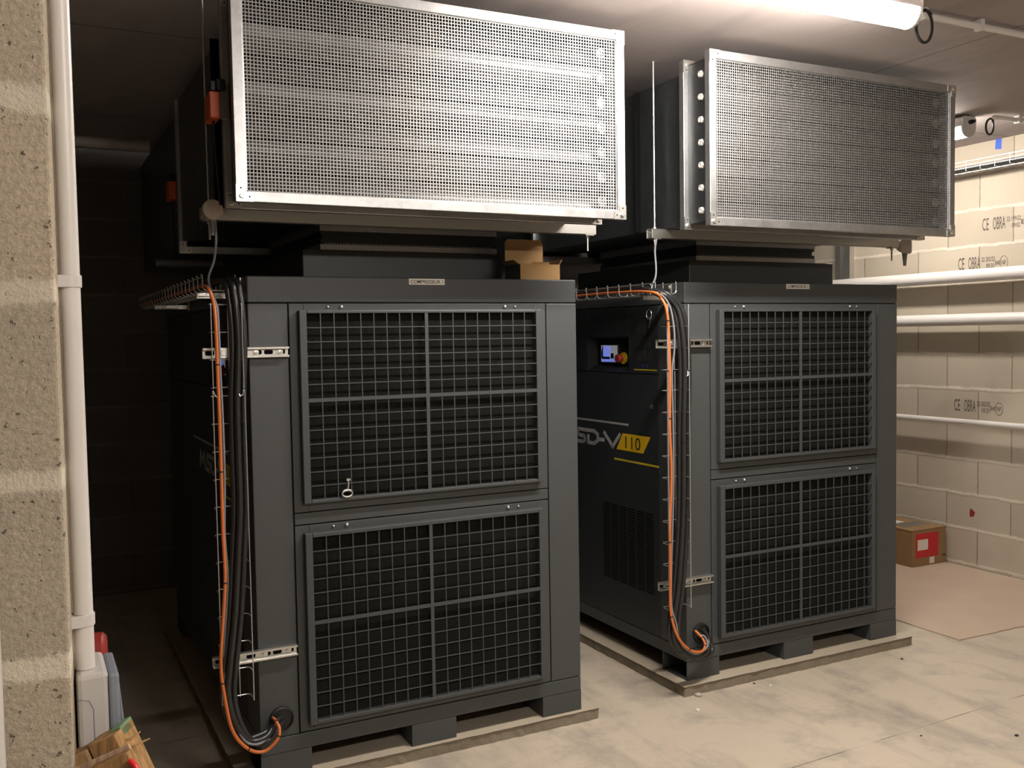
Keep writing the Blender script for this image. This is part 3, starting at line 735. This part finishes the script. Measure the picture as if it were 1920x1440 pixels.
def bundle(rows, back, T, defs, nm, dxs):
    for k, (du, dy, r) in enumerate(defs):
        pts = [p+T+Vector((dxs[k], 0, abs(dxs[k])*.3)) for p in back]
        n = len(rows)
        for i, (u, v, y) in enumerate(rows):
            # the cables of the bundle close up into a trefoil at the entry
            last = i >= n-2
            vv = v + (du*.45*(.8 if nm == 'left' else .5) if n-6 <= i < n-2 else 0)
            if i == 0: vv = v-du*.15
            if last: vv = v + ((-5.5 if k == 1 else 3.5) if nm == 'left' else (-5 if k == 1 else 3))
            pts.append(at(u+du*(.52 if last and nm == 'left' else .62 if last else 1), vv, 1, y+T.y+dy*(0 if last else 1)))
        yield pts
NAMES = ('thick black power cable %s of the %s compressor', 'second thick black power cable, %s of the %s compressor', 'third thick black power cable, %s of the %s compressor')
POSN = ('leftmost of the front bundle', 'middle of the front bundle', 'rightmost of the front bundle')
defs1 = [(-11, 0, .0106), (0, -.016, .0106), (11, .0, .0106)]
for k, pts in enumerate(bundle(b1, back1, Vector((0, 0, 0)), defs1, 'left', (-.026, 0, .026))):
    cable('power_cable', pts, defs1[k][2], 'cable', 'thick black power cable, %s of the left compressor' % POSN[k], 'black power cables', (.45, .62, .80) if k == 1 else ())
b2 = [(1232, 546, .0), (1268, 575, -.036), (1280, 625, -.05), (1284, 700, -.052), (1282, 800, -.052), (1282, 880, -.052), (1281, 960, -.052), (1277, 1040, -.054), (1271, 1110, -.058), (1264, 1160, -.062), (1264, 1195, -.064), (1277, 1220, -.062), (1300, 1233, -.052), (1325, 1222, -.036), (1328, 1203, -.018), (1316, 1183, -.0055)]
defs2 = [(-8, 0, .0106), (0, -.018, .0106), (8, 0, .0106)]
b2 = [(u, v, y) for u, v, y in b2]
for k, pts in enumerate(bundle(b2, back1, T2, defs2, 'right', (-.026, 0, .026))):
    cable('power_cable', pts, defs2[k][2], 'cable', 'thick black power cable, %s of the right compressor' % POSN[k], 'black power cables', (.45, .62, .80) if k == 1 else ())
o1 = [(385, 537, .0), (398, 560, -.055), (404, 600, -.078), (408, 700, -.078), (412, 800, -.078), (415, 900, -.078), (418, 1000, -.078), (422, 1080, -.08), (419, 1150, -.082), (414, 1240, -.086), (420, 1300, -.09), (436, 1370, -.094), (465, 1404, -.092), (495, 1409, -.085), (519, 1388, -.088), (524, 1368, -.078), (517, 1352, -.05), (511, 1346, -.006)]
cable('orange_cable', [Vector((-.1335, 1.9, 1.712)), Vector((-.1335, 1.0, 1.710)), Vector((-.128, .35, 1.712))]+px_path(o1), .0058, 'orange', 'orange cable looping down the front of the left compressor', 'orange cables', (.3, .4, .52, .64, .76, .88, .95))
o2 = [(1222, 548, .02), (1240, 560, -.012), (1250, 582, -.034), (1254, 625, -.038), (1256, 700, -.038), (1256, 800, -.038), (1259, 890, -.038), (1256, 1000, -.038), (1257, 1080, -.04), (1257, 1140, -.045), (1265, 1180, -.055), (1278, 1205, -.06), (1298, 1221, -.055), (1316, 1221, -.045), (1322, 1210, -.025), (1317, 1197, -.005), (1303, 1182, .0355)]
cable('orange_cable', [p+T2 for p in (Vector((-.1335, 1.9, 1.712)), Vector((-.1335, 1.0, 1.710)), Vector((-.125, .35, 1.712)))]+px_path(o2), .0058, 'orange', 'orange cable looping down the front of the right compressor', 'orange cables', (.3, .42, .54, .66, .78, .90, .96))
g1 = [(404, 415, .07), (405, 455, .07), (401, 490, .05), (391, 520, .03), (396, 548, -.02), (406, 575, -.055), (410, 620, -.06), (413, 700, -.06), (418, 800, -.06), (421, 900, -.06), (421, 1000, -.06), (427, 1080, -.062), (424, 1150, -.066), (420, 1230, -.07), (424, 1300, -.076), (440, 1352, -.085), (460, 1390, -.088), (485, 1395, -.085), (505, 1380, -.06), (509, 1368, -.03), (511, 1361, -.006)]
cable('grey_cable', px_path(g1), .0042, 'greycab', 'thin grey cable from the beige sensor disc down beside the left orange cable', 'grey cables')
g2 = [(1231, 448, .12), (1228, 470, .12), (1230, 500, .10), (1229, 520, .09), (1222, 542, .06), (1238, 550, .0), (1256, 575, -.02), (1264, 620, -.03), (1264, 660, -.03), (1260, 700, -.028), (1262, 790, -.028), (1263, 880, -.028), (1262, 950, -.028), (1259, 1060, -.03), (1259, 1135, -.04), (1268, 1170, -.05), (1272, 1195, -.052), (1284, 1215, -.056), (1305, 1226, -.05), (1324, 1216, -.035), (1326, 1203, -.01), (1319, 1192, .02), (1305, 1191, .0355)]
cable('grey_cable', px_path(g2), .0042, 'greycab', 'thin grey cable from the right duct rail down beside the right orange cable', 'grey cables')

# ---------------------------------------------------------------- keys
def key_ring(loc, label):
    t = thing('key_ring', loc, label, 'key')
    put('ring', MB().tube([(-.004, .020*math.cos(a), .022+.022*math.sin(a)) for a in [k*math.pi/12 for k in range(24)]], .0018, 6, closed=True), 'zinc', t, smooth=True)
    put('key_blade', MB().obox((-.006, -.008, -.018), X, Vector((0, .94, .34)), Vector((0, -.34, .94)), .0012, .004, .020).obox((-.006, -.003, .004), X, Y, Z, .0012, .008, .007), 'zinc', t)
p = at(1217, 599, 0, 1.852)
key_ring((1.8555, p.y, p.z), 'small key on a ring hanging beside the control screen of the right compressor')
kx = at(651, 925, 1, -.031)
t = thing('panel_key', (kx.x, -.030, kx.z), 'zinc panel key stuck in the bottom row of the upper left grille', 'key')
put('bow', MB().tube([(.0185*math.cos(a), -.002, .012*math.sin(a)) for a in [k*math.pi/14 for k in range(28)]], [.0032+.0016*max(0, math.sin(k*math.pi/14)) for k in range(28)], 8, closed=True), 'zinc', t, smooth=True)
put('shank', MB().tube(smooth_path([(0, -.002, .012), (.004, -.002, .024), (.005, -.001, .034), (.006, .001, .044)]), .0032, 8).box(-.001, .013, -.002, .002, .0445, .052), 'zinc', t)

# ---------------------------------------------------------------- open carton on the left hood
t = thing('open_carton', (1.069, .05, 1.7421), 'small open cardboard carton standing on the left compressor hood', 'box', 'cardboard boxes')
W_, D_, H_ = .178, .135, .063
put('front_wall', MB().box(0, W_, 0, .003, 0, H_), 'cardin', t)
put('side_wall', MB().box(0, .003, .003, D_, 0, H_), 'cardprint', t, label='printed dark side')
put('side_wall', MB().box(W_-.003, W_, .003, D_, 0, H_), 'card', t)
put('rear_wall', MB().box(.003, W_-.003, D_-.003, D_, 0, H_), 'card', t)
put('bottom', MB().box(.003, W_-.003, .003, D_-.003, 0, .003), 'card', t)
fp = [(.0, H_), (W_-.004, H_), (W_-.004, .155), (W_-.012, .172), (.012, .172), (.0, .158)]
put('tall_flap', MB().prism(fp, (0, D_, 0), X, Z, Y, -.003, 0), 'cardin', t)
put('side_flap', MB().add([(W_, .006, H_), (W_, D_-.01, H_), (W_+.018, D_-.02, H_+.022), (W_+.018, .014, H_+.022), (W_+.003, .006, H_), (W_+.003, D_-.01, H_), (W_+.021, D_-.02, H_+.022), (W_+.021, .014, H_+.022)], [(0, 1, 2, 3), (4, 5, 6, 7), (0, 1, 5, 4), (2, 3, 7, 6), (1, 2, 6, 5), (0, 3, 7, 4)]), 'card', t)
put('side_flap', MB().add([(0, .004, H_), (0, D_-.01, H_), (-.022, D_-.02, H_+.016), (-.022, .012, H_+.016), (-.003, .004, H_), (-.003, D_-.01, H_), (-.025, D_-.02, H_+.016), (-.025, .012, H_+.016)], [(0, 1, 2, 3), (4, 5, 6, 7), (0, 1, 5, 4), (2, 3, 7, 6), (1, 2, 6, 5), (0, 3, 7, 4)]), 'card', t)
put('inner_flap', MB().box(.055, .132, .003, .006, .030, .072), 'cardin', t)

# ---------------------------------------------------------------- right wall services
def wall_pipe(x, z, r, mat, label, ys):
    t = thing('wall_pipe', (x, -1.5, z), label, 'pipe', 'pipes along the block wall')
    put('tube', MB().cyl((0, 0, 0), (0, 4.55, 0), r, 24), mat, t, smooth=True)
    for y in ys:
        put('pipe_clamp', MB().tube([(0, y+1.5-.012, 0), (0, y+1.5+.012, 0)], r+.003, 20).box(r, WX-x-.0005, y+1.5-.008, y+1.5+.008, -.008, .008), 'zinc', t)
wall_pipe(4.70, 1.855, .041, 'pipe', 'thick white pipe, uppermost along the block wall', (-.6, 2.2))
wall_pipe(4.70, 1.578, .038, 'pipe', 'thick white pipe along the block wall, second from the top', (-.6, 2.2))
wall_pipe(4.72, .918, .019, 'pipe', 'thin light conduit low along the block wall', (-.3, 2.0))
t = thing('wall_strut', (WX, 1.945, 1.83), 'vertical grey strut channel on the block wall behind the right duct', 'strut')
put('channel', MB().box(-.045, -.0005, -.07, -.066, -.6, .82).box(-.045, -.0005, .066, .07, -.6, .82).box(-.005, -.0005, -.066, .066, -.6, .82).box(-.045, -.041, -.066, -.02, -.6, .82).box(-.045, -.041, .02, .066, -.6, .82), 'zinc', t)
t = thing('high_cable_tray', (4.68, -1.5, 2.505), 'wire cable tray high on the block wall under the ceiling', 'cable tray')
mb = MB(); r = .0020
for x, z in ((-.06, .06), (-.06, .02), (-.02, -.003), (.06, .0), (.06, .06)): mb.tube([(x, 0, z), (x, 4.5, z)], r, 5)
for k in range(46): mb.tube([(-.06, k*.1, .06), (-.06, k*.1, 0), (.06, k*.1, 0), (.06, k*.1, .06)], r, 5)
put('wires', mb, 'wire', t)
for y in (.4, 1.6, 3.0): put('wall_bracket', MB().box(-.07, .1195, y-.015, y+.015, -.03, -.006).box(.108, .1195, y-.02, y+.02, -.08, .04), 'zinc', t)
for k, (dx, r) in enumerate(((-.040, .013), (-.008, .015), (.026, .012))):
    tag(put('tray_cable', MB().cyl((4.68+dx, -1.45, 2.509+r), (4.68+dx, 2.95, 2.509+r), r, 10), 'cable', smooth=True), ('black cable lying nearest the room in the high wall tray', 'black cable lying in the middle of the high wall tray', 'black cable lying nearest the wall in the high wall tray')[k], 'cable', 'cables in the high wall tray')
bt = at(1872, 269, 0, WX-.001)
tag(put('blue_tape', MB().prism([(-.022, -.032), (.020, -.038), (.022, .030), (-.018, .034)], (WX-.0012, bt.y, bt.z), -Y, Z, X, -.0004, .0008), 'bluetape'), 'blue tape strip stuck at the top of the block wall', 'tape')

# hardboard sheet and carton on the floor
P = [(3.456, -.084), (4.10, -.094), (4.765, .10), (4.765, 1.75), (3.56, 1.70), (3.47, .90)]
rnd = random.Random(5); pl = []
for (a, b), (c, d) in zip(P, P[1:]+P[:1]):
    for i in range(14):
        s = i/14; pl.append((a+(c-a)*s+rnd.uniform(-.004, .004), b+(d-b)*s+rnd.uniform(-.004, .004)))
tag(put('hardboard_sheet', MB().prism(pl, (0, 0, 0), X, Y, Z, FZ+.0005, FZ+.0065), 'hardboard'), 'large brown hardboard sheet lying on the floor by the block wall', 'board')
t = thing('sealed_carton', (4.455, 1.055, FZ+.007), 'brown carton with a red label standing on the hardboard sheet by the wall', 'box', 'cardboard boxes')
bw, bd, bh = .325, .42, .238
put('carton_body', MB().box(0, bw, 0, bd, 0, bh), 'card', t, .003)
put('lid_flap', MB().box(-.002, bw/2-.002, -.002, bd+.002, bh+.0002, bh+.004).box(bw/2+.002, bw+.002, -.002, bd+.002, bh+.0002, bh+.004), 'card', t)
put('tape_strip', MB().box(.06, .29, .10, .22, bh+.0042, bh+.0048), 'tape', t, label='dark shiny tape')
put('shipping_label', MB().box(.03, .20, .235, .37, bh+.0042, bh+.0049), 'label', t)
rl = put('red_label', MB().box(.035, .248, -.0012, -.0002, .055, .215), 'redlabel', t, label='red shipping pouch')
put('white_note', MB().box(.050, .148, -.0022, -.0013, .105, .175), 'label', rl)
put('tape_strip', MB().box(.165, .21, -.0012, -.0002, .008, .05), 'label', t)
put('handling_mark', MB().box(.285, .295, -.0012, -.0002, .045, .058).box(.302, .318, -.0012, -.0002, .045, .055), 'ink', t)

# ---------------------------------------------------------------- left pier services
def pier_pt(a, b, z):                   # a along the front face to the right of the corner, b back along the end face
    return wl.matrix_basis @ Vector((a, b, z))
PX = at(134, 600, 1, -1.93)
PXo = Vector((PX.x, -1.93, 0))
t = thing('downpipe', PXo, 'white plastic pipe standing at the end of the block wall, top to socket box', 'pipe')
put('tube', MB().cyl((0, 0, 1.0975), (0, 0, CZ), .0122, 24), 'pipe', t, smooth=True)
for z in (1.604, 1.162):
    put('pipe_clip', MB().tube([(0, 0, z-.008), (0, 0, z+.008)], .0142, 20).box(-.026, 0, -.0145, .0145, z-.008, z+.008), 'white', t, .001)
t = thing('socket_box', (-.6365, -1.962, .871), 'grey electrical box with a blue-grey cover under the white pipe', 'electrical box')
put('back_box', MB().box(0, .038, 0, .10, 0, .226), 'lightgrey', t, .006)
put('cover', MB().box(.0382, .051, .0, .10, .0, .222).prism([(.051, .02), (.058, .04), (.058, .13), (.051, .215)], (0, 0, 0), X, Z, Y, .01, .09), 'bluegrey', t, .004, label='blue-grey hinged cover')
put('clip_line', MB().tube([(.001, -.0002, .196), (.014, -.0002, .192), (.019, -.0002, .18), (.0195, -.0002, .02)], .0006, 5), 'bluegrey', t)
put('latch', MB().box(.0575, .0605, .02, .05, .075, .105), 'white', t, .001)
q = at(168, 1212, 1, -1.76)
t = thing('red_sounder', (-.6305, -1.80, q.z+.004), 'round red alarm device behind the white pipe at the wall end', 'alarm')
t.rotation_euler = (0, 0, -math.radians(8))
put('base', MB().lathe((0, 0, 0), X, [(-.004, .026), (.010, .026), (.012, .026)], 28), 'red', t, smooth=True)
put('dome', MB().lathe((.014, 0, 0), X, [(-.002, .027), (.022, .027), (.027, .022), (.029, .0)], 28), 'red', t, smooth=True)
q = at(5, 1400, 1, -2.035)
tag(put('white_conduit', MB().cyl((q.x-.0125+.004, -2.035, FZ+.001), (q.x-.0125+.004, -2.035, 1.30), .0115, 18), 'pipe', smooth=True), 'white conduit on the block wall face at the lower left edge', 'conduit')

# scrap timber leaning on the wall end
er = Vector((CR.x, CR.y, 0)).normalized(); ef = Vector((CF.x, CF.y, 0)).normalized()
tl = math.radians(23)
e1 = er*math.cos(tl)+Z*math.sin(tl)        # across the boards, rising to the right
e2 = Z*math.cos(tl)-er*math.sin(tl)        # along the boards, up
yb = -1.93
top = at(141, 1398, 1, yb)
t = thing('timber_frame', (0, 0, 0), 'broken end of a wooden pallet leaning at the lower left, under the socket box', 'pallet')
L = (top.z-FZ)/math.cos(tl)-.012
def board(a0, a1, d0, d1, up, name, mat, ln=L, lab=None):
    c = top+e1*((a0+a1)/2)+ef*((d0+d1)/2)+e2*(up-ln/2)
    return put(name, MB().obox(c, e1, ef, e2, (a1-a0)/2, (d1-d0)/2, ln/2), mat, t, .0015, label=lab)
bA = board(.0, .0415, -.055, .0, .0, 'stringer', 'woodend')
bB = board(.0435, .081, -.05, .005, .003, 'stringer', 'wood')
board(.066, .081, -.03, .0055, .0055, 'painted_corner', 'green', .014, 'green paint on the corner')
board(-.002, .048, -.072, -.057, -.021, 'deck_board', 'woodend', L-.03)
board(.046, .098, -.072, -.057, -.019, 'deck_board', 'wood', L-.03)
board(.004, .096, -.0565, -.053, -.0135, 'packing_strip', 'woodpale', .05)
for a, b_, cc in ((.079, .100, .016), (.079, .108, .004)):
    s0 = top+e1*a+ef*-.03+e2*(-.012 if cc > .01 else -.022)
    put('splinter', MB().tube([s0, s0+er*.010+Z*.002, s0+er*(b_-a)+Z*.010], [.0012, .0022, .0008], 5), 'straw', t)
rp = smooth_path([top+e1*.099+ef*-.075+e2*-.028, top+e1*.104+ef*-.078+e2*-.040, top+e1*.104+ef*-.079+e2*-.058, top+e1*.1045+ef*-.08+e2*-.085])
sm = put('red_strap', MB().tube(rp, .0035, 8), 'redbright', t, smooth=True, label='red plastic strap')

# ---------------------------------------------------------------- dim back of the room
tag(put('ceiling_pipe', MB().cyl((-2.4, 2.0, 2.54), (-.13, 2.0, 2.53), .028, 16).cyl((-.13, 2.0, 2.53), (-.06, 2.0, 2.53), .034, 16), 'lightgrey', smooth=True), 'dim grey pipe under the ceiling in the dark passage at left', 'pipe')
tag(put('rear_pipe', MB().cyl((-.107, 1.5, 1.895), (.2, 1.5, 1.895), .018, 14), 'greycab', smooth=True), 'dim horizontal pipe end below the rear of the left duct', 'pipe')

# ---------------------------------------------------------------- bits on the floor
def chip(x, y, s, mat, label, zf=FZ):
    mb = MB(); r = random.Random(int(x*1000)); n = 7
    v = [(0, 0, s*.9)]+[(s*(.7+.5*r.random())*math.cos(k*2*math.pi/n), s*(.7+.5*r.random())*math.sin(k*2*math.pi/n), s*.45) for k in range(n)]+[(s*.9*math.cos(k*2*math.pi/n), s*.9*math.sin(k*2*math.pi/n), 0) for k in range(n)]
    f = [(0, 1+k, 1+(k+1) % n) for k in range(n)]+[(1+k, 1+n+k, 1+n+(k+1) % n, 1+(k+1) % n) for k in range(n)]+[tuple(range(2*n, n, -1))]
    o = put('floor_chip' if mat != 'foam' else 'foam_chip', mb.add(v, f), mat); o.location = (x, y, zf+.0003)
    tag(o, label, 'debris', 'crumbs on the floor')
chip(2.997, .077, .016, 'foam', 'white foam lump on the plinth beside the right foot of the right compressor', 0)
for (u, v), s, m_, lb in (((1308, 1332), .010, 'foam', 'white crumb on the floor in front of the left corner of the right plinth'), ((1180, 1248), .012, 'foam', 'white crumb on the floor of the gap between the plinths'),
        ((1445, 1286), .007, 'foam', 'small white crumb in front of the middle of the right plinth'), ((1310, 1305), .018, 'stone', 'flat concrete chip at the left front corner of the right plinth'),
        ((1414, 1282), .006, 'ink', 'small dark crumb in front of the right plinth, left of its middle'), ((1691, 1236), .007, 'ink', 'dark crumb on the floor near the right end of the right plinth'),
        ((1906, 1380), .008, 'ink', 'dark crumb on the floor at the lower right edge'), ((1727, 1380), .005, 'ink', 'dark crumb on the floor at lower right, left of the edge one')):
    p = at(u, v, 2, FZ); chip(p.x, p.y, s, m_, lb)
